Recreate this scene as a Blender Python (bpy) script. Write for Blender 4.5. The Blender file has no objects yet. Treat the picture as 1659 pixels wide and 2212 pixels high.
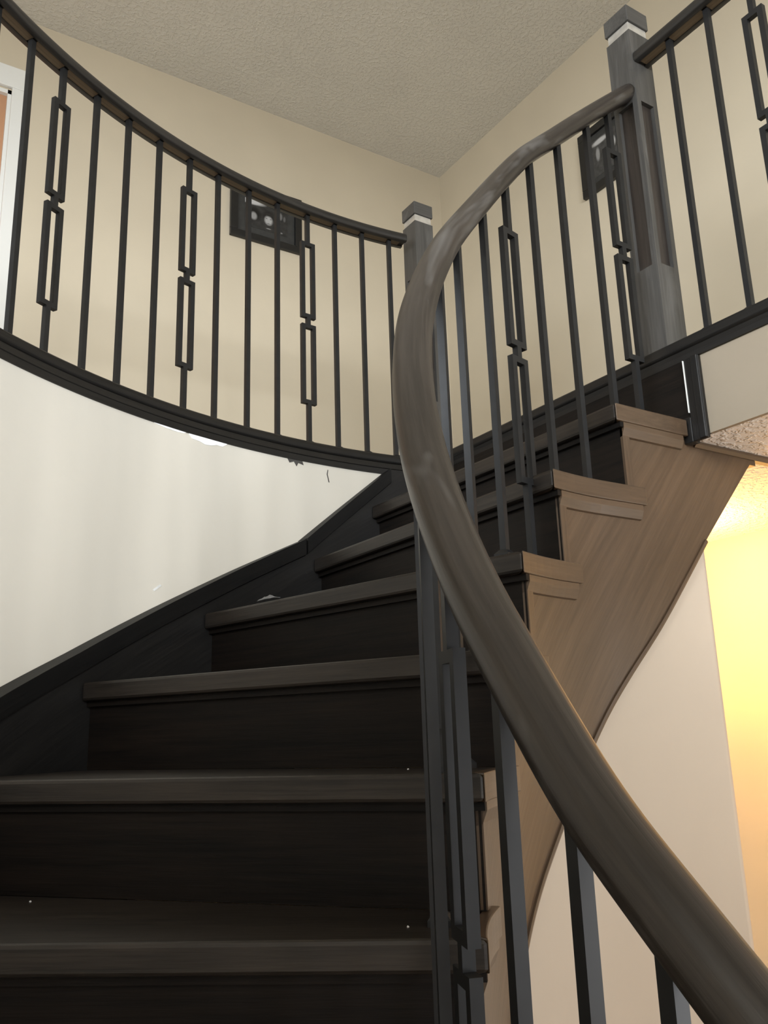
import bpy, math, random
from mathutils import Vector, Matrix

# ------------------------------------------------------------------ camera, world, light, exposure
rad = math.pi / 180
ZO = 1.73                                  # height of the eye above the lower floor
sc = bpy.context.scene
col = sc.collection
cam_d = bpy.data.cameras.new('camera')
cam_d.sensor_fit = 'VERTICAL'
cam_d.sensor_height = 36.0
cam_d.lens = 1854.66 * 36.0 / 2212.0
cam_d.clip_start = 0.02
cam = bpy.data.objects.new('camera', cam_d)
col.objects.link(cam)
_R = Vector((0.84557, -0.532946, -0.031317))
_U = Vector((-0.106623, -0.226064, 0.968259))
_F = Vector((0.523109, 0.815392, 0.247977))
M = Matrix((( _R.x, _U.x, -_F.x, 0), (_R.y, _U.y, -_F.y, 0), (_R.z, _U.z, -_F.z, ZO), (0, 0, 0, 1)))
cam.matrix_world = M
sc.camera = cam

sc.view_settings.view_transform = 'Standard'
sc.view_settings.look = 'None'
sc.view_settings.gamma = 1.0
sc.view_settings.use_curve_mapping = False
sc.view_settings.exposure = 0.0

sc.cycles.max_bounces = 5
sc.cycles.diffuse_bounces = 4
sc.cycles.glossy_bounces = 2
sc.cycles.transmission_bounces = 2
sc.cycles.caustics_reflective = False
sc.cycles.caustics_refractive = False

world = bpy.data.worlds.new('world')
sc.world = world
world.use_nodes = True
bg = world.node_tree.nodes['Background']
bg.inputs[0].default_value = (0.75, 0.86, 1.0, 1)
bg.inputs[1].default_value = 1.0


def area(name, loc, direction, sx, sy, power, colour, spread=180):
    d = bpy.data.lights.new(name, 'AREA')
    d.shape = 'RECTANGLE'
    d.size, d.size_y = sx, sy
    d.energy = power
    d.color = colour
    d.spread = spread * rad
    o = bpy.data.objects.new(name, d)
    col.objects.link(o)
    o.location = (loc[0], loc[1], loc[2] + ZO)
    o.rotation_euler = Vector(direction).to_track_quat('-Z', 'Y').to_euler()
    return o


# overcast daylight: the front door's sidelights and a side window (lower right, behind the camera), the window above the balcony and one upstairs on the left
area('front_sidelight_daylight', (1.05, -4.02, -0.5), (0, 1, 0), 0.26, 2.1, 24, (0.97, 0.98, 1.0))
area('front_sidelight_daylight', (2.2, -4.02, -0.5), (-0.1, 1, 0), 0.26, 2.1, 15, (0.97, 0.98, 1.0))
area('side_window_daylight', (2.64, -1.35, -0.6), (-1, 0.3, 0.05), 1.7, 1.4, 46, (0.97, 0.98, 1.0))
area('front_window_daylight', (-0.9, -4.0, 1.5), (0.12, 1, -0.28), 3.0, 1.2, 200, (0.93, 0.97, 1.0), 120)
area('upstairs_window_daylight', (-2.9, 0.0, 1.55), (1, 0.12, -0.25), 2.6, 1.0, 105, (0.86, 0.93, 1.0), 120)

# ------------------------------------------------------------------ helpers
MATS = {}


def nt(name):
    m = bpy.data.materials.new(name)
    m.use_nodes = True
    MATS[name] = m
    t = m.node_tree
    b = t.nodes['Principled BSDF']
    return m, t, b


def lin(c):
    return tuple(((v / 255.0) / 12.92 if v / 255.0 <= 0.04045 else (((v / 255.0) + 0.055) / 1.055) ** 2.4) for v in c) + (1.0,)


def ramp(t, fac, stops):
    r = t.nodes.new('ShaderNodeValToRGB')
    e = r.color_ramp.elements
    while len(e) < len(stops):
        e.new(0.5)
    for k, (p, c) in enumerate(stops):
        e[k].position = p
        e[k].color = c
    t.links.new(fac, r.inputs[0])
    return r.outputs[0]


def bump(t, b, height, strength, dist=0.002):
    n = t.nodes.new('ShaderNodeBump')
    n.inputs['Strength'].default_value = strength
    n.inputs['Distance'].default_value = dist
    t.links.new(height, n.inputs['Height'])
    t.links.new(n.outputs[0], b.inputs['Normal'])


def noise(t, vec, scale, detail=4, rough=0.55, dist=0.0):
    n = t.nodes.new('ShaderNodeTexNoise')
    n.inputs['Scale'].default_value = scale
    n.inputs['Detail'].default_value = detail
    n.inputs['Roughness'].default_value = rough
    n.inputs['Distortion'].default_value = dist
    if vec is not None:
        t.links.new(vec, n.inputs['Vector'])
    return n.outputs['Fac']


def mapped(t, src, scale):
    mp = t.nodes.new('ShaderNodeMapping')
    mp.inputs['Scale'].default_value = scale
    t.links.new(src, mp.inputs['Vector'])
    return mp.outputs[0]


def wood(name, dark, light, rough=0.42, pale_tone=None, spec=0.5, grain=1.0, coat=0.0):
    """stained oak: grain runs along the x of the point attribute 'gc' (metres)"""
    m, t, b = nt(name)
    at = t.nodes.new('ShaderNodeAttribute')
    at.attribute_name = 'gc'
    v = at.outputs['Vector']
    fine = noise(t, mapped(t, v, (6, 150, 150)), 1.0, 3, 0.65)
    broad = noise(t, mapped(t, v, (1.6, 22, 22)), 1.0, 2, 0.6, 0.6)
    mx = t.nodes.new('ShaderNodeMix')
    mx.data_type = 'FLOAT'
    mx.inputs[0].default_value = 0.45
    t.links.new(fine, mx.inputs[2])
    t.links.new(broad, mx.inputs[3])
    c = ramp(t, mx.outputs[0], [(0.36, dark), (0.66, light)])
    if pale_tone:
        wn = noise(t, mapped(t, v, (3, 14, 14)), 1.0, 3, 0.7, 0.8)
        wm = t.nodes.new('ShaderNodeMix')
        wm.data_type = 'RGBA'
        wf = ramp(t, wn, [(0.56, (0, 0, 0, 1)), (0.78, (1, 1, 1, 1))])
        t.links.new(wf, wm.inputs[0])
        t.links.new(c, wm.inputs[6])
        wm.inputs[7].default_value = pale_tone
        c = wm.outputs[2]
    t.links.new(c, b.inputs['Base Color'])
    b.inputs['Roughness'].default_value = rough
    b.inputs['Specular IOR Level'].default_value = spec
    b.inputs['Coat Weight'].default_value = coat
    b.inputs['Coat Roughness'].default_value = 0.22
    bump(t, b, fine, 0.35 * grain, 0.0012)
    return m


def paint(name, colour, mottle=0.05, stipple=0.0, scale=60, rough=0.75, depth=0.003, stretch=None):
    m, t, b = nt(name)
    tc = t.nodes.new('ShaderNodeTexCoord')
    v = tc.outputs['Object']
    n = noise(t, v, 2.5, 2, 0.6) if stretch is None else noise(t, mapped(t, v, stretch), 1.0, 2, 0.5)
    lo = tuple(x * (1 - mottle) for x in colour[:3]) + (1,)
    hi = tuple(min(1, x * (1 + mottle)) for x in colour[:3]) + (1,)
    c = ramp(t, n, [(0.3, lo), (0.7, hi)])
    t.links.new(c, b.inputs['Base Color'])
    b.inputs['Roughness'].default_value = rough
    b.inputs['Specular IOR Level'].default_value = 0.3
    h = noise(t, v, scale, 2 if stipple > 0 else 0, 0.6)
    if stipple > 0:
        h = ramp(t, h, [(0.48, (0, 0, 0, 1)), (0.62, (1, 1, 1, 1))])
    bump(t, b, h, stipple if stipple > 0 else 0.08, depth)
    return m


def plain(name, colour, rough=0.5, metallic=0.0, spec=0.5, speck=None):
    m, t, b = nt(name)
    tc = t.nodes.new('ShaderNodeTexCoord')
    n = noise(t, tc.outputs['Object'], 40 if speck is None else speck, 1)
    c = ramp(t, n, [(0.3, tuple(x * 0.85 for x in colour[:3]) + (1,)), (0.7, tuple(min(1, x * 1.12) for x in colour[:3]) + (1,))])
    t.links.new(c, b.inputs['Base Color'])
    b.inputs['Roughness'].default_value = rough
    b.inputs['Metallic'].default_value = metallic
    b.inputs['Specular IOR Level'].default_value = spec
    return m


W_DARK = wood('stained_oak', (0.0045, 0.0042, 0.0040, 1), (0.0125, 0.0112, 0.0100, 1), 0.46, spec=0.4)
W_STEP = wood('stained_oak_step', (0.0065, 0.0046, 0.0032, 1), (0.031, 0.0232, 0.0170, 1), 0.45)
W_RISER = wood('stained_walnut_riser', (0.0015, 0.0009, 0.0005, 1), (0.0105, 0.0066, 0.0042, 1), 0.6, spec=0.22)
W_STRING = wood('stained_oak_stringer', (0.054, 0.0335, 0.0190, 1), (0.090, 0.0565, 0.0330, 1), 0.34, spec=0.55, coat=0.35)
W_RAIL = wood('stained_oak_rail', (0.0195, 0.0158, 0.0130, 1), (0.046, 0.0380, 0.0315, 1), 0.36, pale_tone=(0.115, 0.108, 0.101, 1))  # pale streaks mixed in by noise along the grain
W_RAIL2 = wood('dark_oak_rail', (0.0105, 0.0095, 0.0086, 1), (0.027, 0.0245, 0.0220, 1), 0.40)
W_NEWEL = wood('stained_oak_newel', (0.046, 0.044, 0.041, 1), (0.085, 0.081, 0.076, 1), 0.45, pale_tone=(0.11, 0.105, 0.10, 1))
W_PANEL = wood('dark_newel_panel', (0.022, 0.017, 0.014, 1), (0.050, 0.040, 0.034, 1), 0.5)
W_FILLET = wood('raw_oak_fillet', (0.10, 0.070, 0.042, 1), (0.17, 0.125, 0.078, 1), 0.6)
IRON = plain('powder_coated_iron', (0.0120, 0.0122, 0.0126), 0.45, 0.0, 0.38)
TAN = paint('tan_wall_paint', (0.62, 0.545, 0.42), 0.03)
OFFW = paint('off_white_wall_paint', (0.73, 0.69, 0.61), 0.03)
STREAK = paint('light_streaked_off_white_wall_paint', (0.73, 0.69, 0.61), 0.075, 0, 60, 0.75, 0.003, (5.0, 5.0, 0.7))  # soft vertical streaks of light through the balusters, painted into the wall colour
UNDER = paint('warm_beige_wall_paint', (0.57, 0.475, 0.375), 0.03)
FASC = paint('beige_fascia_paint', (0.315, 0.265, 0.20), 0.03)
CEIL = paint('stippled_ceiling_paint', (0.68, 0.655, 0.605), 0.03, 0.42, 60, 0.9, 0.006)
CEIL2 = paint('stippled_hall_ceiling_paint', (0.86, 0.82, 0.78), 0.02, 0.6, 48, 0.9, 0.006)
YEL = paint('hall_wall_paint', (0.68, 0.60, 0.45))
WHITE = paint('white_trim_paint', (0.80, 0.80, 0.77), 0.01, 0, 60, 0.45)
BAND = plain('pale_collar_metal', (0.62, 0.60, 0.56), 0.3, 0.6)
FLOORM = wood('oak_floor', (0.34, 0.25, 0.17, 1), (0.46, 0.36, 0.26, 1), 0.45)
DOORM = plain('orange_brown_door', (0.50, 0.27, 0.15), 0.5, speck=1.5)
BLACKF = plain('black_frame', (0.012, 0.012, 0.012), 0.35)
MATB = plain('charcoal_mat_board', (0.035, 0.035, 0.033), 0.8)
PAPER = plain('crumpled_plastic', (0.16, 0.16, 0.165), 0.35)
CRUMB = plain('plaster_crumb', (0.75, 0.73, 0.70), 0.9)
PATCH = plain('bare_plaster_patch', (0.95, 0.95, 0.93), 0.9)
SCUFF = plain('dark_scuff', (0.06, 0.055, 0.05), 0.9)
GLASSM, _t, _b = nt('clear_glass')
_b.inputs['Base Color'].default_value = (1, 1, 1, 1)
_b.inputs['Roughness'].default_value = 0.03
_b.inputs['Transmission Weight'].default_value = 1.0
_b.inputs['IOR'].default_value = 1.02


def empty(name, loc, label=None, cat=None, group=None):
    o = bpy.data.objects.new(name, None)
    o.empty_display_size = 0.1
    o.location = (loc[0], loc[1], loc[2] + ZO)
    col.objects.link(o)
    tag(o, label, cat, group)
    return o


def tag(o, label=None, cat=None, group=None, kind=None):
    if label:
        o['label'] = label
    if cat:
        o['category'] = cat
    if group:
        o['group'] = group
    if kind:
        o['kind'] = kind
    return o


def worldloc(o):
    v = Vector((0, 0, 0))
    while o is not None:
        v += Vector(o.location)
        o = o.parent
    return v


def mesh(name, verts, faces, mat, gc=None, smooth=False):
    me = bpy.data.meshes.new(name)
    me.from_pydata(verts, [], faces)
    me.validate()
    if gc is not None:
        a = me.attributes.new('gc', 'FLOAT_VECTOR', 'POINT')
        for i, g in enumerate(gc):
            a.data[i].vector = g
    me.materials.append(mat)
    if smooth:
        for p in me.polygons:
            p.use_smooth = True
    return me


def obj(name, vf, mat, parent=None, gc=None, smooth=False, bevel=0.0, kind=None, seg=2):
    """vf = (verts, faces) in eye-based world coordinates; the origin goes to the parent's place or the mesh's base"""
    verts, faces = vf
    verts = [Vector((v[0], v[1], v[2] + ZO)) for v in verts]
    if parent is None:
        n = len(verts)
        org = Vector((sum(v.x for v in verts) / n, sum(v.y for v in verts) / n, min(v.z for v in verts)))
    else:
        org = worldloc(parent)
    me = mesh(name, [v - org for v in verts], faces, mat, gc, smooth)
    o = bpy.data.objects.new(name, me)
    col.objects.link(o)
    if parent is None:
        o.location = org
    else:
        o.parent = parent
    if bevel > 0:
        md = o.modifiers.new('bevel', 'BEVEL')
        md.width = bevel
        md.segments = seg
        md.limit_method = 'ANGLE'
        md.angle_limit = 40 * rad
    if kind:
        o['kind'] = kind
    return o


def box(x0, x1, y0, y1, z0, z1):
    v = [(x, y, z) for z in (z0, z1) for y in (y0, y1) for x in (x0, x1)]
    f = [(0, 2, 3, 1), (4, 5, 7, 6), (0, 1, 5, 4), (2, 6, 7, 3), (0, 4, 6, 2), (1, 3, 7, 5)]
    return v, f


def merge(*parts):
    V, Fc = [], []
    for v, f in parts:
        k = len(V)
        V += list(v)
        Fc += [tuple(i + k for i in q) for q in f]
    return V, Fc


def gcz(vf):           # grain along z
    return [(v[2], v[0], v[1]) for v in vf[0]]


def gcy(vf):
    return [(v[1], v[0], v[2]) for v in vf[0]]


def gcx(vf):
    return [(v[0], v[1], v[2]) for v in vf[0]]


def gcd(vf, d, o=(0, 0)):   # grain along a horizontal direction
    return [((v[0] - o[0]) * d[0] + (v[1] - o[1]) * d[1], -(v[0] - o[0]) * d[1] + (v[1] - o[1]) * d[0], v[2]) for v in vf[0]]


def prism(poly, z0, z1):
    n = len(poly)
    v = [(x, y, z0) for x, y in poly] + [(x, y, z1) for x, y in poly]
    area2 = sum(poly[i][0] * poly[(i + 1) % n][1] - poly[(i + 1) % n][0] * poly[i][1] for i in range(n))
    idx = list(range(n))
    if area2 < 0:
        idx.reverse()
    f = [tuple(reversed(idx)), tuple(i + n for i in idx)]
    for k in range(n):
        i, j = idx[k], idx[(k + 1) % n]
        f.append((i, j, j + n, i + n))
    return v, f


def sweep(path, normals, profile, flat=True, closed_profile=True):
    """profile points (n, u) laid across the path: n along the horizontal normal, u upwards (upright when flat)"""
    V, G = [], []
    m = len(profile)
    s = 0.0
    P = [Vector(p) for p in path]
    for i, p in enumerate(P):
        if i:
            s += (p - P[i - 1]).length
        N = Vector(normals[i])
        if flat:
            up = Vector((0, 0, 1))
        else:
            T = (P[min(i + 1, len(P) - 1)] - P[max(i - 1, 0)]).normalized()
            up = T.cross(N)
            if up.z < 0:
                up = -up
            up.normalize()
        for a, b in profile:
            V.append(tuple(p + N * a + up * b))
            G.append((s, a, b))
    Fc = []
    for i in range(len(P) - 1):
        for j in range(m):
            k = (j + 1) % m
            Fc.append((i * m + j, i * m + k, (i + 1) * m + k, (i + 1) * m + j))
    Fc.append(tuple(range(m - 1, -1, -1)))
    Fc.append(tuple((len(P) - 1) * m + j for j in range(m)))
    return (V, Fc), G


def fix(o):
    import bmesh
    bm = bmesh.new()
    bm.from_mesh(o.data)
    bmesh.ops.recalc_face_normals(bm, faces=bm.faces[:])
    bm.to_mesh(o.data)
    bm.free()
    return o


def lerp_table(tab, a):
    if a <= tab[0][0]:
        (x0, y0), (x1, y1) = tab[0], tab[1]
    elif a >= tab[-1][0]:
        (x0, y0), (x1, y1) = tab[-2], tab[-1]
    else:
        for k in range(len(tab) - 1):
            if tab[k][0] <= a <= tab[k + 1][0]:
                (x0, y0), (x1, y1) = tab[k], tab[k + 1]
                break
    return y0 + (y1 - y0) * (a - x0) / (x1 - x0)


# ------------------------------------------------------------------ measures (metres, eye at 0,0,0)
CX, CY = 1.3249, 0.4328                    # centre of the stair curve
Z6, RISE = 0.8674, 0.1855
ZF = 0.882                                 # upper floor
ZLOW = -ZO                                 # lower floor
ZC2 = 0.638                                # hall ceiling under the landing
ZC = 3.287                                 # upper ceiling
XB, YA = 2.829, 3.658                      # right and back wall
R_WALL = 1.812
R_NOSE = 1.806
R_TOUT = 1.766
R_TIN = 0.774
R_STR = 0.790
R_RAIL = 0.836
R_BAL = 1.866
Y_FRONT = -4.08
XL = 1.6155                                # front of landing nosing
X_RIS = 1.634


def tz(k):
    return Z6 - RISE * (6 - k)


def pol(R, a, z=None):
    p = (CX + R * math.cos(a * rad), CY + R * math.sin(a * rad))
    return p if z is None else (p[0], p[1], z)


def inn(R, a, z=None):
    """inner edge of the stair: an arc for a >= 90, then straight along +x (arc length measured at R_STR)"""
    if a >= 90:
        return pol(R, a, z)
    p = (CX + (90 - a) * rad * R_STR, CY + R)
    return p if z is None else (p[0], p[1], z)


def inn_n(a):
    return (math.cos(a * rad), math.sin(a * rad), 0) if a >= 90 else (0, 1, 0)


def ax(x):                                 # the inn() parameter of a place x on the straight
    return 90 - (x - CX) / R_STR / rad


O_ANG = {0: 142.9, 1: 131.1, 2: 119.1, 3: 107.4, 4: 95.5, 5: 88.7}
I_ANG = {0: 143.4, 1: 133.8, 2: 123.0, 3: 112.3, 4: 102.1, 5: ax(1.381)}
for k in range(1, 8):
    O_ANG[-k] = 142.9 + 11.6 * k
    I_ANG[-k] = 143.4 + 10.6 * k


def nose(k):
    if k == 6:
        return (XL, CY + math.sqrt(R_TOUT ** 2 - (XL - CX) ** 2)), (XL, CY + R_TIN)
    return pol(R_TOUT, O_ANG[k]), inn(R_TIN, I_ANG[k])


# ------------------------------------------------------------------ the setting
S = 'structure'
# upper ceiling and walls
obj('ceiling', box(-3.0, 4.0, Y_FRONT - 0.1, YA + 0.1, ZC, ZC + 0.1), CEIL, kind=S)
# dropped ceiling added out of view to keep window light off the wall tops
obj('ceiling_light_block', box(-3.0, XB, Y_FRONT, -0.8, 2.12, ZC), CEIL, kind=S)
DX0, DX1, DZ = -0.42, 0.412, 2.88            # upstairs door opening in the back wall
CARPET = paint('pale_carpet', (0.62, 0.57, 0.49), 0.08, 0.4, 300, 0.95, 0.002)
wb = merge(box(DX1, XB + 0.1, YA, YA + 0.12, ZF - 0.3, ZC), box(-3.0, DX0, YA, YA + 0.12, ZF - 0.3, ZC),
           box(DX0, DX1, YA, YA + 0.12, DZ, ZC))
obj('wall_back', wb, TAN, kind=S)
obj('wall_right', box(XB, XB + 0.12, Y_FRONT, YA, ZC2, ZC), TAN, kind=S)
obj('wall_far_left', box(-3.1, -3.0, Y_FRONT, YA, ZLOW, ZC), TAN, kind=S)

# front wall behind the camera with a tall window opening
wf = merge(box(-3.0, -2.5, Y_FRONT - 0.12, Y_FRONT, 0.88, ZC), box(-3.0, 0.4, Y_FRONT - 0.12, Y_FRONT, ZLOW, 0.88),
           box(-2.5, 0.7, Y_FRONT - 0.12, Y_FRONT, 2.12, ZC), box(0.7, 4.0, Y_FRONT - 0.12, Y_FRONT, 0.88, ZC),
           box(0.4, 4.0, Y_FRONT - 0.12, Y_FRONT, 0.55, 0.88), box(2.5, 4.0, Y_FRONT - 0.12, Y_FRONT, ZLOW, 0.55))
obj('wall_front', wf, OFFW, kind=S)

# floors
obj('floor', box(-3.0, 4.0, Y_FRONT, YA, ZLOW - 0.1, ZLOW), FLOORM, gc=gcx(box(-3.0, 4.0, Y_FRONT, YA, ZLOW - 0.1, ZLOW)), kind=S)
vf = box(X_RIS + 0.02, XB, Y_FRONT, YA, ZC2 + 0.03, ZF - 0.001)
obj('floor_landing', vf, CARPET, kind=S)
arc = [pol(R_WALL + 0.06, a) for a in range(82, 181, 2)]
poly = [(X_RIS + 0.019, YA), (X_RIS + 0.019, arc[0][1])] + arc + [(arc[-1][0], Y_FRONT), (-3.0, Y_FRONT), (-3.0, YA)]
vf = prism(poly, ZC2 + 0.03, ZF - 0.001)
obj('floor_balcony', vf, CARPET, kind=S)
vf = box(arc[-1][0] + 0.001, X_RIS + 0.018, Y_FRONT, -1.5, ZC2 + 0.03, ZF - 0.001)
obj('floor_shade_slab', vf, CARPET, kind=S)  # slab added out of view so the lowest steps lie in its shade
obj('ceiling_hall', box(X_RIS + 0.012, 4.0, Y_FRONT, YA, ZC2, ZC2 + 0.028), CEIL2, kind=S)
obj('wall_hall', merge(box(2.68, 2.80, -0.5, YA, ZLOW, ZC2), box(2.68, 2.80, Y_FRONT, -2.2, ZLOW, ZC2), box(2.68, 2.80, -2.2, -0.5, 0.42, ZC2), box(2.68, 2.80, -2.2, -0.5, ZLOW, -1.32)), YEL, kind=S)
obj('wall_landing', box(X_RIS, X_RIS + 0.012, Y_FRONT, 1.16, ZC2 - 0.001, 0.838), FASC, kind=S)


def curved_wall(name, R0, R1, angs, zlo, zhi, mat, f=pol):
    V, Fc = [], []
    n = len(angs)
    for a in angs:
        lo = zlo(a) if callable(zlo) else zlo
        hi = zhi(a) if callable(zhi) else zhi
        for R, z in ((R0, lo), (R1, lo), (R1, hi), (R0, hi)):
            V.append(f(R, a, z))
    for i in range(n - 1):
        for j in range(4):
            k = (j + 1) % 4
            Fc.append((i * 4 + j, i * 4 + k, (i + 1) * 4 + k, (i + 1) * 4 + j))
    Fc += [(0, 3, 2, 1), tuple((n - 1) * 4 + j for j in range(4))]
    return V, Fc


angs = [80 + 1.0 * i for i in range(101)]
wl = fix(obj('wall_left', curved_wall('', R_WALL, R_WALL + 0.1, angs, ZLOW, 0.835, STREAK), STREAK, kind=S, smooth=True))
xw = CX - R_WALL
obj('wall_foyer', box(xw - 0.1, xw, Y_FRONT, CY, ZLOW, 0.80), OFFW, kind=S)

# wall under the stair, flush with the inner stringer
BOT = [(ax(1.887), 0.637), (ax(1.659), 0.403), (ax(1.456), 0.181), (ax(1.374), 0.112), (95.9, -0.02), (105.0, -0.175),
       (110.5, -0.242), (115.1, -0.302), (122.0, -0.424), (222.0, -2.15)]


def bot(a):
    if a < ax(1.60):
        return lerp_table(BOT, a)
    ws = vs = 0
    for d in range(-8, 9):
        w = math.exp(-(d / 5.0) ** 2)
        ws += w
        vs += w * lerp_table(BOT, a + d)
    return max(vs / ws, ZLOW)


A_COR = ax(1.655)
angs = [A_COR] + [67 + 1.0 * i for i in range(130)]
angs = [a for a in angs if bot(a) > ZLOW + 0.02]
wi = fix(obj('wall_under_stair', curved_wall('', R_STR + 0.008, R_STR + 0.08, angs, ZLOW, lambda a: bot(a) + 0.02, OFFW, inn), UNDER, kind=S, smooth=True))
wi.data.polygons  # soft arc, crisp ends
for p in wi.data.polygons:
    if abs(p.normal.z) > 0.5 or p.index >= len(wi.data.polygons) - 2:
        p.use_smooth = False
for p in wl.data.polygons:
    if abs(p.normal.z) > 0.5:
        p.use_smooth = False
obj('wall_under_landing', box(1.575, 1.655, CY + R_STR + 0.082, 2.2, ZLOW, 0.40), OFFW, kind=S)

# upstairs door in the back wall
d1 = empty('door_1', (0.0, YA - 0.01, ZF))
d1['kind'] = S
obj('door_casing', merge(box(DX1 - 0.005, DX1 + 0.062, YA - 0.02, YA, ZF, DZ + 0.005), box(DX0 - 0.062, DX0 + 0.005, YA - 0.02, YA, ZF, DZ + 0.005),
    box(DX0 - 0.062, DX1 + 0.062, YA - 0.02, YA, DZ + 0.005, DZ + 0.115)), WHITE, d1, bevel=0.004)
obj('door_jamb', merge(box(DX1 - 0.02, DX1, YA + 0.001, YA + 0.119, ZF, DZ), box(DX0, DX0 + 0.02, YA + 0.001, YA + 0.119, ZF, DZ),
    box(DX0, DX1, YA + 0.001, YA + 0.119, DZ - 0.02, DZ)), WHITE, d1)
obj('door_leaf', box(DX0 + 0.0202, DX1 - 0.0202, YA + 0.022, YA + 0.058, ZF + 0.01, DZ - 0.0202), DOORM, d1)

# nosings and trims of the upper floor
NOSE = [(0.0, -0.018), (0.003, -0.009), (0.010, -0.003), (0.022, 0.0), (0.12, 0.0), (0.12, -0.036), (0.006, -0.036), (0.0, -0.030)]   # n outward from the well


def prof(pts, z):
    return [(n, u + z) for n, u in pts]


anose = [81.0 + 1.0 * i for i in range(100)]
pth = [pol(R_NOSE, a, 0) for a in anose]
nrm = [(math.cos(a * rad), math.sin(a * rad), 0) for a in anose]
tb = empty('trim_1', pol(R_WALL, 110, 0.8))
tb['kind'] = S
vf, g = sweep(pth, nrm, prof(NOSE, ZF))
fix(obj('nosing', vf, W_DARK, tb, gc=g, bevel=0.003))
COVE = [(0.004, -0.036), (0.02, -0.036), (0.02, -0.074), (0.003, -0.074), (0.0025, -0.056), (0.0, -0.054)]
vf, g = sweep(pth, nrm, prof(COVE, ZF))
fix(obj('cove', vf, W_DARK, tb, gc=g))
tl = empty('trim_2', (XL, 1.2, 0.8))
tl['kind'] = S
Y1 = CY + math.sqrt((R_WALL - 0.02) ** 2 - (XL - CX) ** 2)
pth = [(XL, Y_FRONT, 0), (XL, Y1, 0)]
vf, g = sweep(pth, [(1, 0, 0)] * 2, prof([(0.0, -0.006), (0.004, 0.0), (0.10, 0.0), (0.10, -0.03), (0.006, -0.03), (0.0, -0.024)], ZF))
fix(obj('nosing', vf, W_DARK, tl, gc=g, bevel=0.003))
vf, g = sweep(pth, [(1, 0, 0)] * 2, prof([(0.006, -0.03), (0.0185, -0.03), (0.0185, -0.052), (0.012, -0.052), (0.010, -0.040)], ZF))
fix(obj('cove', vf, W_DARK, tl, gc=g))
vf = merge(box(X_RIS - 0.012, X_RIS - 0.0005, 1.158, 1.1975, ZC2 - 0.012, ZF - 0.053), box(X_RIS - 0.017, X_RIS - 0.013, 1.158, 1.176, ZC2 - 0.012, ZF - 0.053), box(X_RIS - 0.0115, X_RIS + 0.013, 1.1975, 1.2225, ZC2 - 0.012, tz(5) + 0.006))
obj('corner_board', vf, W_DARK, tl, gc=gcz(vf), bevel=0.002)
vf = box(X_RIS - 0.014, X_RIS - 0.009, 1.1984, 1.1999, 0.697, ZF - 0.055)
obj('plaster_gap', vf, WHITE, tl)

# ------------------------------------------------------------------ the staircase
st = empty('staircase', (CX, CY, ZLOW), 'dark stained curved wooden staircase climbing to the upper landing', 'staircase')
OVER = 0.026


def shift_back(k, d):
    """the nosing line of step k moved d further up the stair"""
    (ox, oy), (ix, iy) = nose(k)
    dx, dy = ox - ix, oy - iy
    L = math.hypot(dx, dy)
    n = (dy / L, -dx / L)
    return (ox + n[0] * d, oy + n[1] * d), (ix + n[0] * d, iy + n[1] * d), (dx / L, dy / L)


def ang_of(p):
    return math.atan2(p[1] - CY, p[0] - CX) / rad % 360


def clip_to(pa, pb, R, outer):
    """where the line pa-pb meets the outer / inner stringer curve of radius R"""
    if not outer:
        # straight part
        t = (CY + R - pa[1]) / (pb[1] - pa[1]) if abs(pb[1] - pa[1]) > 1e-6 else -1
        x = pa[0] + (pb[0] - pa[0]) * t
        if x >= CX and math.hypot(x - pb[0], CY + R - pb[1]) < 0.15:
            return (x, CY + R)
    dx, dy = pb[0] - pa[0], pb[1] - pa[1]
    fx, fy = pa[0] - CX, pa[1] - CY
    A = dx * dx + dy * dy
    B = 2 * (fx * dx + fy * dy)
    Cc = fx * fx + fy * fy - R * R
    D = math.sqrt(max(B * B - 4 * A * Cc, 0))
    ts = sorted([(-B - D) / (2 * A), (-B + D) / (2 * A)])
    t = min(ts, key=lambda q: abs(q - (0 if outer else 1)))
    return (pa[0] + dx * t, pa[1] + dy * t)


def par_in(p):
    return ax(p[0]) if p[0] > CX and p[1] > CY else ang_of(p)


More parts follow.
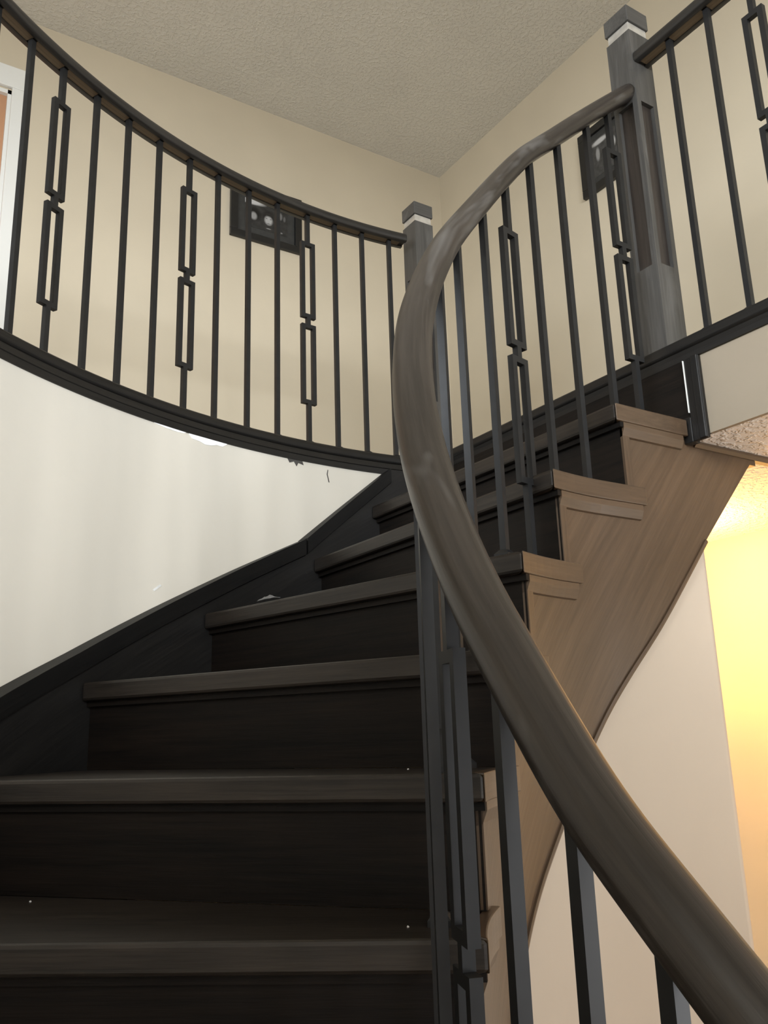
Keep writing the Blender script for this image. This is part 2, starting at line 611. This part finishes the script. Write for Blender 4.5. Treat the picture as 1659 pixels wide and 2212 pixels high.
for k in range(-7, 6):
    # tread
    o0, i0 = nose(k)
    po, pi, d = shift_back(k + 1, OVER + 0.004)
    ob = clip_to(po, pi, R_TOUT, True)
    ib = clip_to(po, pi, R_TIN, False)
    a0, a1 = ang_of(o0), ang_of(ob)
    b0, b1 = par_in(i0), par_in(ib)
    if k == 5:
        b1 = ax(X_RIS - 0.014)
    N = 8
    outer = [pol(R_TOUT, a0 + (a1 - a0) * j / N) for j in range(N + 1)]
    i2 = clip_to(o0, i0, R_TIN + 0.0205, False)
    ib2 = clip_to(po, pi, R_TIN + 0.0205, False)
    d0, d1 = par_in(i2), par_in(ib2)
    if k == 5:
        d1 = ax(X_RIS - 0.014)
    mit = 0.0205 / R_STR / rad
    inner = [i0] + [inn(R_TIN + 0.0205, d0 - mit + (d1 - d0 + mit) * j / N) for j in range(N + 1)]
    poly = outer + inner[::-1]
    (ox, oy), (ix, iy), dd = shift_back(k, 0)
    vf = prism(poly, tz(k) - 0.040, tz(k))
    tr = fix(obj('tread', vf, W_STEP if True else W_DARK, st, gc=gcd(vf, dd, (ox + k, oy)), bevel=0.006))
    # mitred return along the tread's open end, running on a little past the next riser
    bx = b1 if k == 5 else b1 - 0.042 / R_STR / rad
    be = b0 - 0.0008 / R_STR / rad
    rin = [inn(R_TIN, be + (bx - be) * j / N) for j in range(N + 1)]
    d0 = d0 - mit - 0.0008 / R_STR / rad
    rout = [inn(R_TIN + 0.020, d0 + (bx - d0) * j / N) for j in range(N + 1)]
    if k < 5:
        rout = [inn(R_TIN + 0.020, d0 + (d1 - d0) * j / N) for j in range(N + 1)] + [inn(R_STR - 0.001, d1), inn(R_STR - 0.001, bx)]
    vf = prism(rin + rout[::-1], tz(k) - 0.040, tz(k))
    fix(obj('return_nosing', vf, W_STRING, st, gc=[(-math.atan2(v[1] - CY, v[0] - CX) * R_STR, math.hypot(v[0] - CX, v[1] - CY), v[2]) for v in vf[0]], bevel=0.003))
    # riser under this tread's nosing
    ro, ri, dd = shift_back(k, OVER)
    ro2, ri2, _ = shift_back(k, OVER + 0.02)
    q = [clip_to(ro, ri, R_TOUT, True), clip_to(ro, ri, R_STR - 0.004, False), clip_to(ro2, ri2, R_STR - 0.004, False), clip_to(ro2, ri2, R_TOUT, True)]
    z0 = tz(k - 1) if k > -7 else ZLOW
    vf = prism(q, z0 + 0.0005, tz(k) - 0.0405)
    fix(obj('riser', vf, W_RISER, st, gc=gcd(vf, dd, (ox + 3.3 * k, oy))))
    # thin moulding under the nosing
    m0, m1, _ = shift_back(k, OVER - 0.010)
    q = [clip_to(m0, m1, R_TOUT, True), clip_to(m0, m1, R_STR - 0.012, False), clip_to(ro, ri, R_STR - 0.012, False), clip_to(ro, ri, R_TOUT, True)]
    vf = prism(q, tz(k) - 0.052, tz(k) - 0.0405)
    fix(obj('nosing_moulding', vf, W_RISER, st, gc=gcd(vf, dd, (ox, oy))))
    # moulding under the tread's open end, and the upright strip at the riser's edge
    c0 = par_in(clip_to(ro, ri, R_STR, False))
    c1 = par_in(ib)
    if k == 5:
        c1 = ax(X_RIS - 0.03)
    else:
        c1 = c1 - 0.030 / R_STR / rad
    pth = [inn(R_STR, c0 + (c1 - c0) * j / 8, tz(k) - 0.0405) for j in range(9)]
    nn = [inn_n(c0 + (c1 - c0) * j / 8) for j in range(9)]
    vf, g = sweep(pth, nn, [(0.004, 0), (-0.013, 0), (-0.013, -0.012), (-0.009, -0.022), (-0.006, -0.030), (0.004, -0.033)])
    fix(obj('return_moulding', vf, W_STRING, st, gc=g))
    e1 = c0 - 0.021 / R_STR / rad
    pth = [inn(R_STR, c0 + (e1 - c0) * j / 2, 0) for j in range(3)]
    nn = [inn_n(c0 + (e1 - c0) * j / 2) for j in range(3)]
    vf, g = sweep(pth, nn, [(0.004, z0 + 0.002), (-0.0065, z0 + 0.002), (-0.0065, tz(k) - 0.041), (0.004, tz(k) - 0.041)])
    fix(obj('riser_strip', vf, W_STRING, st, gc=[(b, a, c) for a, c, b in [(x[0], x[1], x[2]) for x in g]]))

# riser at the landing
vf = box(X_RIS - 0.008, X_RIS + 0.016, 1.2005, 2.26, tz(5) + 0.0005, ZF - 0.053)
obj('riser', vf, W_RISER, st, gc=gcy(vf))

# inner (open) stringer: stepped top, smooth lower edge
steps = []                                   # parameter where each riser stands
for k in range(-7, 6):
    ro, ri, dd = shift_back(k, OVER + 0.010)
    steps.append((par_in(clip_to(ro, ri, R_STR, False)), k))
steps.sort()                                  # small parameter = high up


def top_in(a):
    lvl = -8
    for s, k in steps:
        if a <= s:
            lvl = k
            break
    return tz(lvl) - 0.041 if lvl > -8 else ZLOW + 0.02


cuts = sorted(set([round(48 + 1.0 * i, 3) for i in range(165)] + [round(s[0] - 0.02, 3) for s in steps] + [round(s[0] + 0.02, 3) for s in steps] + [round(ax(X_RIS + 0.02), 3), round(ax(1.886), 3)]))
cuts = [a for a in cuts if ax(1.886) - 0.001 <= a <= steps[-1][0]]
V, Fc, G = [], [], []
acc = 0
for a in cuts:
    lo = min(bot(a), top_in(a) - 0.03)
    hi = ZC2 - 0.001 if a < ax(X_RIS - 0.02) else top_in(a)
    lo = min(lo, hi - 0.001)
    s = -a * rad * R_STR
    for R, z in ((R_STR, lo), (R_STR + 0.03, lo), (R_STR + 0.03, hi), (R_STR, hi)):
        V.append(inn(R, a, z))
        G.append((s * 0.64 + z * 0.77, -s * 0.77 + z * 0.64, R))
n = len(cuts)
for i in range(n - 1):
    for j in range(4):
        k = (j + 1) % 4
        Fc.append((i * 4 + j, i * 4 + k, (i + 1) * 4 + k, (i + 1) * 4 + j))
Fc += [(0, 3, 2, 1), tuple((n - 1) * 4 + j for j in range(4))]
ins = fix(obj('inner_stringer', (V, Fc), W_STRING, st, gc=G, smooth=True))
ins['label'] = 'brown open stringer with stepped top edge'
for p in ins.data.polygons:
    c = (p.center.x, p.center.y)
    if abs(p.normal.z) > 0.25 or abs(p.normal.x * c[0] + p.normal.y * c[1]) / (math.hypot(*c) + 1e-9) < 0.7:
        p.use_smooth = False
es = ins.modifiers.new('edges', 'EDGE_SPLIT')
es.split_angle = 35 * rad
# bead that covers the joint between stringer and wall
aa = [A_COR + 1.0 * i for i in range(140) if bot(A_COR + 1.0 * i) > ZLOW + 0.05]
pth = [inn(R_STR, a, bot(a)) for a in aa]
vf, g = sweep(pth, [inn_n(a) for a in aa], [(0.004, -0.004), (-0.004, -0.004), (-0.005, 0.0), (-0.004, 0.005), (0.004, 0.006)], flat=False)
fix(obj('stringer_bead', vf, W_STRING, st, gc=g))
# moulding where the stringer meets the hall ceiling
pth = [(X_RIS + 0.02, CY + R_STR, ZC2 - 0.001), (2.02, CY + R_STR, ZC2 - 0.001)]
vf, g = sweep(pth, [(0, 1, 0)] * 2, [(0.012, 0), (-0.010, 0), (-0.009, -0.006), (-0.003, -0.013), (0.012, -0.014)])
fix(obj('ceiling_moulding', vf, W_STRING, st, gc=g))

# outer stringer along the curved wall
OT = [(80.0, 0.86), (86.3, 0.815), (88.3, 0.763), (96.4, 0.553), (103.0, 0.453), (111.4, 0.321), (119.7, 0.189), (125.4, 0.104), (200.0, -1.05)]


def otop(a):
    return min(lerp_table(OT, a), 0.815)


aa = [84.0, 86.3, 88.3] + [89.0 + 1.0 * i for i in range(7)] + [96.4] + [97.0 + 1.0 * i for i in range(84)]
V, Fc = curved_wall('', R_TOUT, R_WALL - 0.001, aa, lambda a: otop(a) - 0.62, lambda a: otop(a) - 0.004, W_STEP)
G = []
for i, a in enumerate(aa):
    for R, z in ((R_TOUT, otop(a) - .62), (R_WALL, otop(a) - .62), (R_WALL, otop(a)), (R_TOUT, otop(a))):
        s = -a * rad * R_TOUT
        G.append((s * 0.87 + z * 0.5, -s * 0.5 + z * 0.87, R))
outs = fix(obj('outer_stringer', (V, Fc), W_DARK, st, gc=G, smooth=True))
es = outs.modifiers.new('edges', 'EDGE_SPLIT')
es.split_angle = 35 * rad


W_CAP = wood('shaded_oak_trim', (0.0022, 0.0021, 0.0020, 1), (0.0060, 0.0055, 0.0050, 1), 0.55, spec=0.25)  # stain copy made darker: the cap's own shade is put into its colour


def cap(a_from, a_to):
    n = max(3, int(abs(a_to - a_from)))
    aa = [a_from + (a_to - a_from) * j / n for j in range(n + 1)]
    pth = [pol(R_TOUT, a, otop(a)) for a in aa]
    nn = [(math.cos(a * rad), math.sin(a * rad), 0) for a in aa]
    vf, g = sweep(pth, nn, [(-0.009, -0.046), (-0.009, 0.0), (R_WALL - R_TOUT - 0.001, 0.0), (R_WALL - R_TOUT - 0.001, -0.05), (0.002, -0.050)])
    o = fix(obj('stringer_cap', vf, W_CAP, st, gc=g, smooth=True))
    e = o.modifiers.new('edges', 'EDGE_SPLIT')
    e.split_angle = 35 * rad


cap(86.4, 96.3)
cap(96.5, 180.0)

# ------------------------------------------------------------------ balustrades
BS = 0.0135                                   # bar thickness
RAIL_TOP = [(-0.030, 0.004), (-0.030, 0.018), (-0.027, 0.027), (-0.018, 0.035), (0.0, 0.038), (0.018, 0.035), (0.027, 0.027), (0.030, 0.018), (0.030, 0.004), (0.026, 0.0),
            (0.013, 0.0), (0.013, 0.005), (-0.013, 0.005), (-0.013, 0.0), (-0.026, 0.0)]
ZR = 1.706                                    # underside of the upper rails


def bar_mesh(h, deco, boxtop=None):
    """a square iron bar, local origin at its foot; the ornamental one carries two upright open rectangles along local x"""
    b = BS / 2
    if not deco:
        return box(-b, b, -b, b, 0, h)
    t = boxtop
    hw = 0.0265
    out = []
    H = 0.278
    top2 = t - H - 0.024
    for T in (t, top2):
        B = T - H
        out += [box(-hw, -hw + BS, -b, b, B, T), box(hw - BS, hw, -b, b, B, T), box(-hw + BS, hw - BS, -b, b, T - BS, T), box(-hw + BS, hw - BS, -b, b, B, B + BS)]
    out += [box(-b, b, -b, b, t, h), box(-b, b, -b, b, top2, t - H), box(-b, b, -b, b, 0, top2 - H)]
    return merge(*out)


SW, SN = 0.0155, 0.0085
SHOE_V = [(-SW, -SW, 0), (SW, -SW, 0), (SW, SW, 0), (-SW, SW, 0), (-SW, -SW, 0.008), (SW, -SW, 0.008), (SW, SW, 0.008), (-SW, SW, 0.008),
          (-SN, -SN, 0.016), (SN, -SN, 0.016), (SN, SN, 0.016), (-SN, SN, 0.016)]
SHOE_F = [(3, 2, 1, 0), (0, 1, 5, 4), (1, 2, 6, 5), (2, 3, 7, 6), (3, 0, 4, 7), (4, 5, 9, 8), (5, 6, 10, 9), (6, 7, 11, 10), (7, 4, 8, 11), (8, 9, 10, 11)]
SHOE = mesh('baluster_shoe', SHOE_V, SHOE_F, IRON)
BARS = {}


def baluster(parent, x, y, z0, z1, rot, deco, boxtop=None):
    key = (round(z1 - z0, 3), deco, round(boxtop - z0, 3) if deco else 0)
    if key not in BARS:
        v, f = bar_mesh(z1 - z0, deco, boxtop - z0 if deco else None)
        BARS[key] = mesh('baluster', v, f, IRON)
    o = bpy.data.objects.new('ornamental_baluster' if deco else 'baluster', BARS[key])
    col.objects.link(o)
    o.parent = parent
    w = worldloc(parent)
    o.location = Vector((x, y, z0 + ZO)) - w
    o.rotation_euler = (0, 0, rot)
    s = bpy.data.objects.new('baluster_shoe', SHOE)
    col.objects.link(s)
    s.parent = o
    return o


def upper_rail(parent, pth, nn, fill_cuts):
    vf, g = sweep(pth, nn, [(a, b) for a, b in RAIL_TOP])
    o = fix(obj('handrail', vf, W_RAIL2, parent, gc=g, smooth=True))
    e = o.modifiers.new('edges', 'EDGE_SPLIT')
    e.split_angle = 50 * rad
    return o


# curved balcony balustrade
cb = empty('balcony_balustrade', pol(R_BAL, 120, ZF), 'curved black iron balustrade with dark wooden rail on the upper balcony above the off-white wall', 'balustrade')
aa = [82.0 + 0.75 * i for i in range(131)]
upper_rail(cb, [pol(R_BAL, a, ZR) for a in aa], [(math.cos(a * rad), math.sin(a * rad), 0) for a in aa], None)
A_B = [124.97, 121.7, 118.1, 114.65, 111.2, 107.76, 104.46, 100.86, 97.46, 93.86, 90.54, 87.21, 83.88]
A_ALL = [124.97 + 3.45 * (15 - i) for i in range(15)] + A_B
for i, a in enumerate(A_ALL):
    p = pol(R_BAL, a)
    baluster(cb, p[0], p[1], ZF, ZR + 0.003, (a + 90) * rad, (i - 15) % 4 == 1, ZF + 0.722)
bounds = [82.4] + A_ALL[::-1] + [178]
for i in range(len(bounds) - 1):
    e = 0.0075 / R_BAL / rad
    n = 4
    a0, a1 = bounds[i] + e, bounds[i + 1] - e
    if a1 - a0 < 0.3:
        continue
    fa = [a0 + (a1 - a0) * j / n for j in range(n + 1)]
    vf, g = sweep([pol(R_BAL, a, ZR) for a in fa], [(math.cos(a * rad), math.sin(a * rad), 0) for a in fa], [(-0.0128, 0.002), (0.0128, 0.002), (0.0128, 0.0052), (-0.0128, 0.0052)])
    fix(obj('rail_fillet', vf, W_FILLET, cb, gc=g))

# straight landing balustrade
NX, NY1, NY2, NW = 1.662, 1.276, 2.296, 0.079
lb = empty('landing_balustrade', (NX, 0.6, ZF), 'straight black iron balustrade on the landing edge right of the tall newel post', 'balustrade')
ys = [1.143 - 0.1145 * i for i in range(20)]
YE = -1.15
upper_rail(lb, [(NX - 0.006, NY1 - NW / 2 - 0.0005, ZR), (NX - 0.006, YE, ZR)], [(1, 0, 0)] * 2, None)
for i, y in enumerate(ys):
    baluster(lb, NX - 0.006, y, ZF, ZR + 0.003, 90 * rad, i % 4 == 2, ZF + 0.722)
bd = [NY1 - NW / 2] + ys + [YE]
for i in range(len(bd) - 1):
    vf = box(NX - 0.006 - 0.0128, NX - 0.006 + 0.0128, bd[i + 1] + 0.0075, bd[i] - 0.0075, ZR + 0.002, ZR + 0.0052)
    obj('rail_fillet', vf, W_FILLET, lb, gc=gcy(vf))

# stair balustrade along the inner edge
sb = empty('stair_balustrade', (CX, CY + R_RAIL, tz(3)), 'sweeping dark wooden handrail on black iron balusters following the inner edge of the stair', 'balustrade')
HR = [(ax(1.647), 1.644), (ax(1.559), 1.572), (ax(1.447), 1.476), (ax(1.342), 1.383), (97.0, 1.279), (111.06, 1.045), (121.04, 0.888), (130.39, 0.730), (138.94, 0.589), (145.0, 0.474),
      (149.66, 0.393), (154.36, 0.309), (158.9, 0.234), (162.44, 0.172), (165.67, 0.116), (168.81, 0.068), (171.18, 0.027), (173.43, -0.011), (175.22, -0.045),
      (177.18, -0.076), (179.32, -0.103), (181.08, -0.128), (182.76, -0.153), (190.0, -0.26), (200.0, -0.41), (212.0, -0.60)]


def hz(a):                                    # smoothed rail height
    ws = vs = 0
    for d in range(-6, 7):
        w = math.exp(-(d * 0.7 / 2.6) ** 2)
        ws += w
        vs += w * lerp_table(HR, a + d * 0.7)
    return vs / ws


a_end = ax(NX - NW / 2 - 0.0005)
na = 200
aa = [a_end + (212.0 - a_end) * (i / na) for i in range(na + 1)]
HPROF = []
for j in range(20):
    t = 2 * math.pi * j / 20
    x_, y_ = math.cos(t), math.sin(t)
    HPROF.append((0.0288 * math.copysign(abs(x_) ** 0.85, x_), 0.0225 * math.copysign(abs(y_) ** 0.85, y_)))
vf, g = sweep([inn(R_RAIL, a, hz(a)) for a in aa], [inn_n(a) for a in aa], HPROF, flat=False)
hr = fix(obj('handrail', vf, W_RAIL, sb, gc=g, smooth=True))
hr['label'] = 'thick rounded handrail with pale streaks'
S_POS = [ax(1.538), ax(1.452), ax(1.343), 95.7, 102.2, 108.8, 117.1, 124.0, 131.0, 138.0, 145.0, 151.6, 159.8, 168.0, 174.7, 180.2, 186.6, 193.0, 199.5, 206.0]
nb = [(s, k) for s, k in steps]


def step_at(x, y):
    best = -8
    for k in range(-7, 6):
        (ox, oy), (ix, iy) = nose(k)
        dx, dy = ox - ix, oy - iy
        L = math.hypot(dx, dy)
        if ((x - ix) * dy - (y - iy) * dx) / L > 0.004 and k > best:
            # only steps whose angle is near this one
            best = k
    return best


for i, a in enumerate(S_POS):
    p = inn(R_RAIL, a)
    cand = [k for k in range(-7, 6) if I_ANG[k] > a + 0.9]
    k = max(cand) if cand else -7
    rot = (a + 90) * rad if a >= 90 else 0
    z1 = hz(a) - 0.012
    baluster(sb, p[0], p[1], tz(k), z1, rot, i % 4 == 0, hz(a) - 0.026 - 0.112)


# ------------------------------------------------------------------ newel posts
def newel(x, y, label):
    n = empty('newel_post', (x, y, ZF), label, 'newel post', 'newel posts of the upper landing')
    h = NW / 2
    zt = 1.808
    p0, p1 = 1.110, 1.587                     # recessed panels
    r = 0.011
    m = 0.0155
    V, Fc, PV = [], [], []

    def quad(a, b, c, d):
        k = len(V)
        V.extend([a, b, c, d])
        Fc.append((k, k + 1, k + 2, k + 3))
    for s in range(4):
        ca, sa = math.cos(s * math.pi / 2), math.sin(s * math.pi / 2)

        def T(u, d, z):                        # u across the face, d depth outward from the axis
            lx, ly = u, -d
            return (x + ca * lx - sa * ly, y + sa * lx + ca * ly, z)
        U = [-h, -h + m, h - m, h]
        Zs = [ZF, p0, p1, zt]
        for i in range(3):
            for j in range(3):
                if i == 1 and j == 1:
                    continue
                quad(T(U[i], h, Zs[j]), T(U[i + 1], h, Zs[j]), T(U[i + 1], h, Zs[j + 1]), T(U[i], h, Zs[j + 1]))
        pb = len(PV)
        for d_ in (h - r, h - r - 0.004):
            PV.extend([T(U[1], d_, p0), T(U[2], d_, p0), T(U[2], d_, p1), T(U[1], d_, p1)])
        obj('panel', (PV[pb:], [(0, 1, 2, 3), (7, 6, 5, 4), (0, 4, 5, 1), (1, 5, 6, 2), (2, 6, 7, 3), (3, 7, 4, 0)]), W_PANEL, n, gc=gcz((PV[pb:], [])))
        quad(T(U[1], h, p0), T(U[2], h, p0), T(U[2], h - r, p0), T(U[1], h - r, p0))
        quad(T(U[1], h - r, p1), T(U[2], h - r, p1), T(U[2], h, p1), T(U[1], h, p1))
        quad(T(U[1], h - r, p0), T(U[1], h - r, p1), T(U[1], h, p1), T(U[1], h, p0))
        quad(T(U[2], h, p0), T(U[2], h, p1), T(U[2], h - r, p1), T(U[2], h - r, p0))
    k = len(V)
    V.extend([(x - h, y - h, zt), (x + h, y - h, zt), (x + h, y + h, zt), (x - h, y + h, zt)])
    Fc.append((k, k + 1, k + 2, k + 3))
    obj('post_shaft', (V, Fc), W_NEWEL, n, gc=gcz((V, Fc)))
    vf = box(x - h + 0.004, x + h - 0.004, y - h + 0.004, y + h - 0.004, zt + 0.0005, zt + 0.029)
    b = obj('collar', vf, BAND, n, bevel=0.001)
    b['label'] = 'pale collar band under the cap'
    c = h + 0.0015
    z0, z1, z2 = zt + 0.0295, zt + 0.079, zt + 0.090
    CV = [(x - c, y - c, z0), (x + c, y - c, z0), (x + c, y + c, z0), (x - c, y + c, z0),
          (x - c, y - c, z1), (x + c, y - c, z1), (x + c, y + c, z1), (x - c, y + c, z1), (x, y, z2)]
    CF = [(3, 2, 1, 0), (0, 1, 5, 4), (1, 2, 6, 5), (2, 3, 7, 6), (3, 0, 4, 7), (4, 5, 8), (5, 6, 8), (6, 7, 8), (7, 4, 8)]
    obj('post_cap', (CV, CF), W_NEWEL, n, gc=gcx((CV, CF)), bevel=0.002)


newel(NX, NY1, 'square panelled newel post at the top of the stair between handrail and straight balustrade')
newel(NX, NY2, 'square newel post where the curved balcony balustrade ends, half hidden behind the handrail')


# ------------------------------------------------------------------ framed photographs
def photo_mat(name, blobs, base, top=None):
    """flat black and white print: soft ellipses (u, v, ru, rv, grey) over a dark ground; u, v in 0..1"""
    m, t, b = nt(name)
    tc = t.nodes.new('ShaderNodeTexCoord')
    src = tc.outputs['Generated']
    at = t.nodes.new('ShaderNodeAttribute')
    at.attribute_name = 'gc'
    v = at.outputs['Vector']
    n = noise(t, v, 7, 5, 0.6)
    cur = ramp(t, n, [(0.3, (base * 0.5,) * 3 + (1,)), (0.75, (base * 1.7,) * 3 + (1,))])
    for (u0, v0, ru, rv, gcol) in blobs:
        mp = t.nodes.new('ShaderNodeMapping')
        mp.vector_type = 'POINT'
        mp.inputs['Location'].default_value = (-u0 / ru, -v0 / rv, 0)
        mp.inputs['Scale'].default_value = (1 / ru, 1 / rv, 0)
        t.links.new(v, mp.inputs['Vector'])
        ln = t.nodes.new('ShaderNodeVectorMath')
        ln.operation = 'LENGTH'
        t.links.new(mp.outputs[0], ln.inputs[0])
        fac = ramp(t, ln.outputs['Value'], [(0.55, (1, 1, 1, 1)), (1.0, (0, 0, 0, 1))])
        mx = t.nodes.new('ShaderNodeMix')
        mx.data_type = 'RGBA'
        t.links.new(fac, mx.inputs[0])
        t.links.new(cur, mx.inputs[6])
        mx.inputs[7].default_value = (gcol, gcol, gcol, 1)
        cur = mx.outputs[2]
    t.links.new(cur, b.inputs['Base Color'])
    b.inputs['Roughness'].default_value = 0.35
    return m


P1 = photo_mat('print_of_two_children', [(0.10, 0.92, 0.42, 0.12, 0.55), (0.22, 0.50, 0.17, 0.30, 0.010), (0.20, 0.42, 0.095, 0.17, 0.30), (0.55, 0.55, 0.17, 0.27, 0.012),
               (0.55, 0.40, 0.115, 0.20, 0.42), (0.505, 0.46, 0.026, 0.020, 0.10), (0.60, 0.46, 0.026, 0.020, 0.10), (0.55, 0.29, 0.045, 0.020, 0.16), (0.555, 0.62, 0.11, 0.07, 0.02),
               (0.84, 0.68, 0.05, 0.16, 0.16), (0.93, 0.62, 0.035, 0.12, 0.12), (0.55, 0.10, 0.07, 0.025, 0.25), (0.86, 0.08, 0.03, 0.03, 0.25)], 0.03)
P2 = photo_mat('print_of_child_at_window', [(0.35, 0.90, 0.40, 0.09, 0.50), (0.22, 0.58, 0.10, 0.22, 0.28), (0.85, 0.62, 0.14, 0.18, 0.50), (0.75, 0.30, 0.15, 0.14, 0.12)], 0.05)


def frame_on(name, corner, u, w, h, out, border, matw, print_mat, label):
    """corner: lower left as seen; u: unit direction to the right as seen; out: into the room"""
    e = empty(name, (corner[0] + u[0] * w / 2, corner[1] + u[1] * w / 2, corner[2]), label, 'picture frame', 'framed photographs on the upper walls')

    def B(u0, u1, z0, z1, d0, d1):
        pts = []
        for z in (z0, z1):
            for d in (d0, d1):
                for q in (u0, u1):
                    pts.append((corner[0] + u[0] * q + out[0] * d, corner[1] + u[1] * q + out[1] * d, corner[2] + z))
        return pts, [(0, 2, 3, 1), (4, 5, 7, 6), (0, 1, 5, 4), (2, 6, 7, 3), (0, 4, 6, 2), (1, 3, 7, 5)]
    fr = merge(B(0, w, 0, border, 0.001, 0.022), B(0, w, h - border, h, 0.001, 0.022), B(0, border, border, h - border, 0.001, 0.022), B(w - border, w, border, h - border, 0.001, 0.022))
    fix(obj('frame_moulding', fr, BLACKF, e, bevel=0.003))
    bo = border
    fix(obj('mat_board', B(bo, w - bo, bo, h - bo, 0.002, 0.008), MATB, e))
    a = bo + matw
    vf = B(a, w - a, a, h - a, 0.0082, 0.0092)
    g = []
    for k, p in enumerate(vf[0]):
        g.append((k & 1, (k >> 2) & 1, 0))
    fix(obj('photo_print', vf, print_mat, e, gc=g))


frame_on('picture_frame', (1.466, YA, 2.468), (1, 0), 0.405, 0.325, (0, -1), 0.040, 0.042, P1, 'black framed photograph of children on the back wall behind the curved rail')
frame_on('picture_frame', (XB, 2.515, 2.445), (0, -1), 0.30, 0.345, (-1, 0), 0.040, 0.035, P2, 'black framed photograph on the right wall behind the stair balusters')

# ------------------------------------------------------------------ hall lamp under the landing (its glow lights the hall)
LX, LY = 2.26, 1.81
hl = empty('ceiling_lamp', (LX, LY, ZC2 - 0.12), 'round glass ceiling lamp glowing warm in the hall behind the stair', 'lamp')


def lathe(x, y, pts, n=24):
    V, Fc = [], []
    for r, z in pts:
        for i in range(n):
            t = 2 * math.pi * i / n
            V.append((x + r * math.cos(t), y + r * math.sin(t), z))
    for j in range(len(pts) - 1):
        for i in range(n):
            k = (i + 1) % n
            Fc.append((j * n + i, j * n + k, (j + 1) * n + k, (j + 1) * n + i))
    return V, Fc


GLOW, _t, _b = nt('glowing_glass')
_b.inputs['Base Color'].default_value = (0.9, 0.75, 0.5, 1)
_b.inputs['Emission Color'].default_value = (1.0, 0.72, 0.32, 1)
_b.inputs['Emission Strength'].default_value = 12.0
obj('lamp_base', lathe(LX, LY, [(0.0, ZC2 - 0.001), (0.10, ZC2 - 0.001), (0.10, ZC2 - 0.02), (0.085, ZC2 - 0.026), (0.0, ZC2 - 0.026)]), BAND, hl, smooth=True)
obj('lamp_shade', lathe(LX, LY, [(0.09, ZC2 - 0.027), (0.095, ZC2 - 0.05), (0.085, ZC2 - 0.08), (0.05, ZC2 - 0.105), (0.0, ZC2 - 0.113)]), GLOW, hl, smooth=True)
ld = bpy.data.lights.new('lamp_bulb', 'POINT')
ld.energy = 32
ld.color = (1.0, 0.54, 0.15)
ld.shadow_soft_size = 0.06
lo = bpy.data.objects.new('lamp_bulb', ld)
col.objects.link(lo)
lo.parent = hl
lo.location = (0, 0, -0.03)

# ------------------------------------------------------------------ small things on the steps, marks on the wall
random.seed(4)
V, Fc = [], []
NXs, NYs = 9, 4
for j in range(NYs):
    for i in range(NXs):
        u, v_ = i / (NXs - 1), j / (NYs - 1)
        V.append((0.838 + 0.026 * u, 1.868 - 0.062 * u + 0.014 * v_, tz(3) + 0.0008 + 0.009 * math.sin(u * 3.14) * (0.4 + 0.6 * random.random()) * (0.4 + v_)))
for j in range(NYs - 1):
    for i in range(NXs - 1):
        Fc.append((j * NXs + i, j * NXs + i + 1, (j + 1) * NXs + i + 1, (j + 1) * NXs + i))
ps = obj('plastic_scrap', (V, Fc), PAPER, smooth=True)
sd = ps.modifiers.new('thickness', 'SOLIDIFY')
sd.thickness = 0.0012
tag(ps, 'crumpled translucent plastic scrap lying on the front edge of a middle step', 'scrap')


def crumb(x, y, z, r, label):
    V, Fc = lathe(x, y, [(0.0, z), (r, z), (r * 1.1, z + r * 0.6), (r * 0.5, z + r * 1.2), (0.0, z + r * 1.3)], 7)
    V = [(a + random.uniform(-.2, .2) * r, b + random.uniform(-.2, .2) * r, c if c <= z + 1e-6 else c + random.uniform(-.1, .1) * r) for a, b, c in V]
    o = obj('plaster_crumb', (V, Fc), CRUMB)
    tag(o, label, 'crumb', 'plaster crumbs on the steps')


crumb(0.80, 1.20, tz(1), 0.0015, 'tiny white plaster crumb beside the balusters on the step below eye level')
crumb(0.306, 1.56, tz(0), 0.0018, 'tiny white plaster crumb at the left end of the lowest step in view')
crumb(0.664, 1.01, tz(0), 0.0016, 'tiny white plaster crumb by the balusters on the lowest step in view')


def wall_mark(name, pts, mat, R=R_WALL):
    pts = [(a, z - 0.010) for a, z in pts]
    """a thin patch on the curved wall; pts = (angle, z)"""
    V = [pol(R - 0.0012, a, z) for a, z in pts] + [pol(R + 0.001, a, z) for a, z in pts]
    n = len(pts)
    Fc = [tuple(range(n)), tuple(range(2 * n - 1, n - 1, -1))] + [(i, (i + 1) % n, (i + 1) % n + n, i + n) for i in range(n)]
    fix(obj(name, (V, Fc), mat, wl))


wall_mark('plaster_scratch', [(110.7, 0.388), (111.4, 0.372), (111.55, 0.375), (110.85, 0.391)], PATCH)
wall_mark('plaster_patch', [(108.4, 0.822), (108.3, 0.815), (108.0, 0.806), (107.2, 0.804), (106.6, 0.799), (105.9, 0.801), (105.3, 0.807), (104.7, 0.806), (104.2, 0.816), (104.2, 0.823)], PATCH)
wall_mark('plaster_patch', [(112.2, 0.822), (112.0, 0.817), (110.8, 0.813), (109.6, 0.812), (108.8, 0.814), (108.5, 0.822)], PATCH)
wall_mark('dark_smudge', [(97.5, 0.822), (97.2, 0.806), (96.7, 0.812), (96.4, 0.798), (96.2, 0.810), (95.6, 0.806), (95.8, 0.822)], SCUFF)
wall_mark('hair_scratch', [(92.85, 0.805), (92.95, 0.79), (92.75, 0.765), (92.65, 0.765), (92.85, 0.79), (92.78, 0.805)], SCUFF)
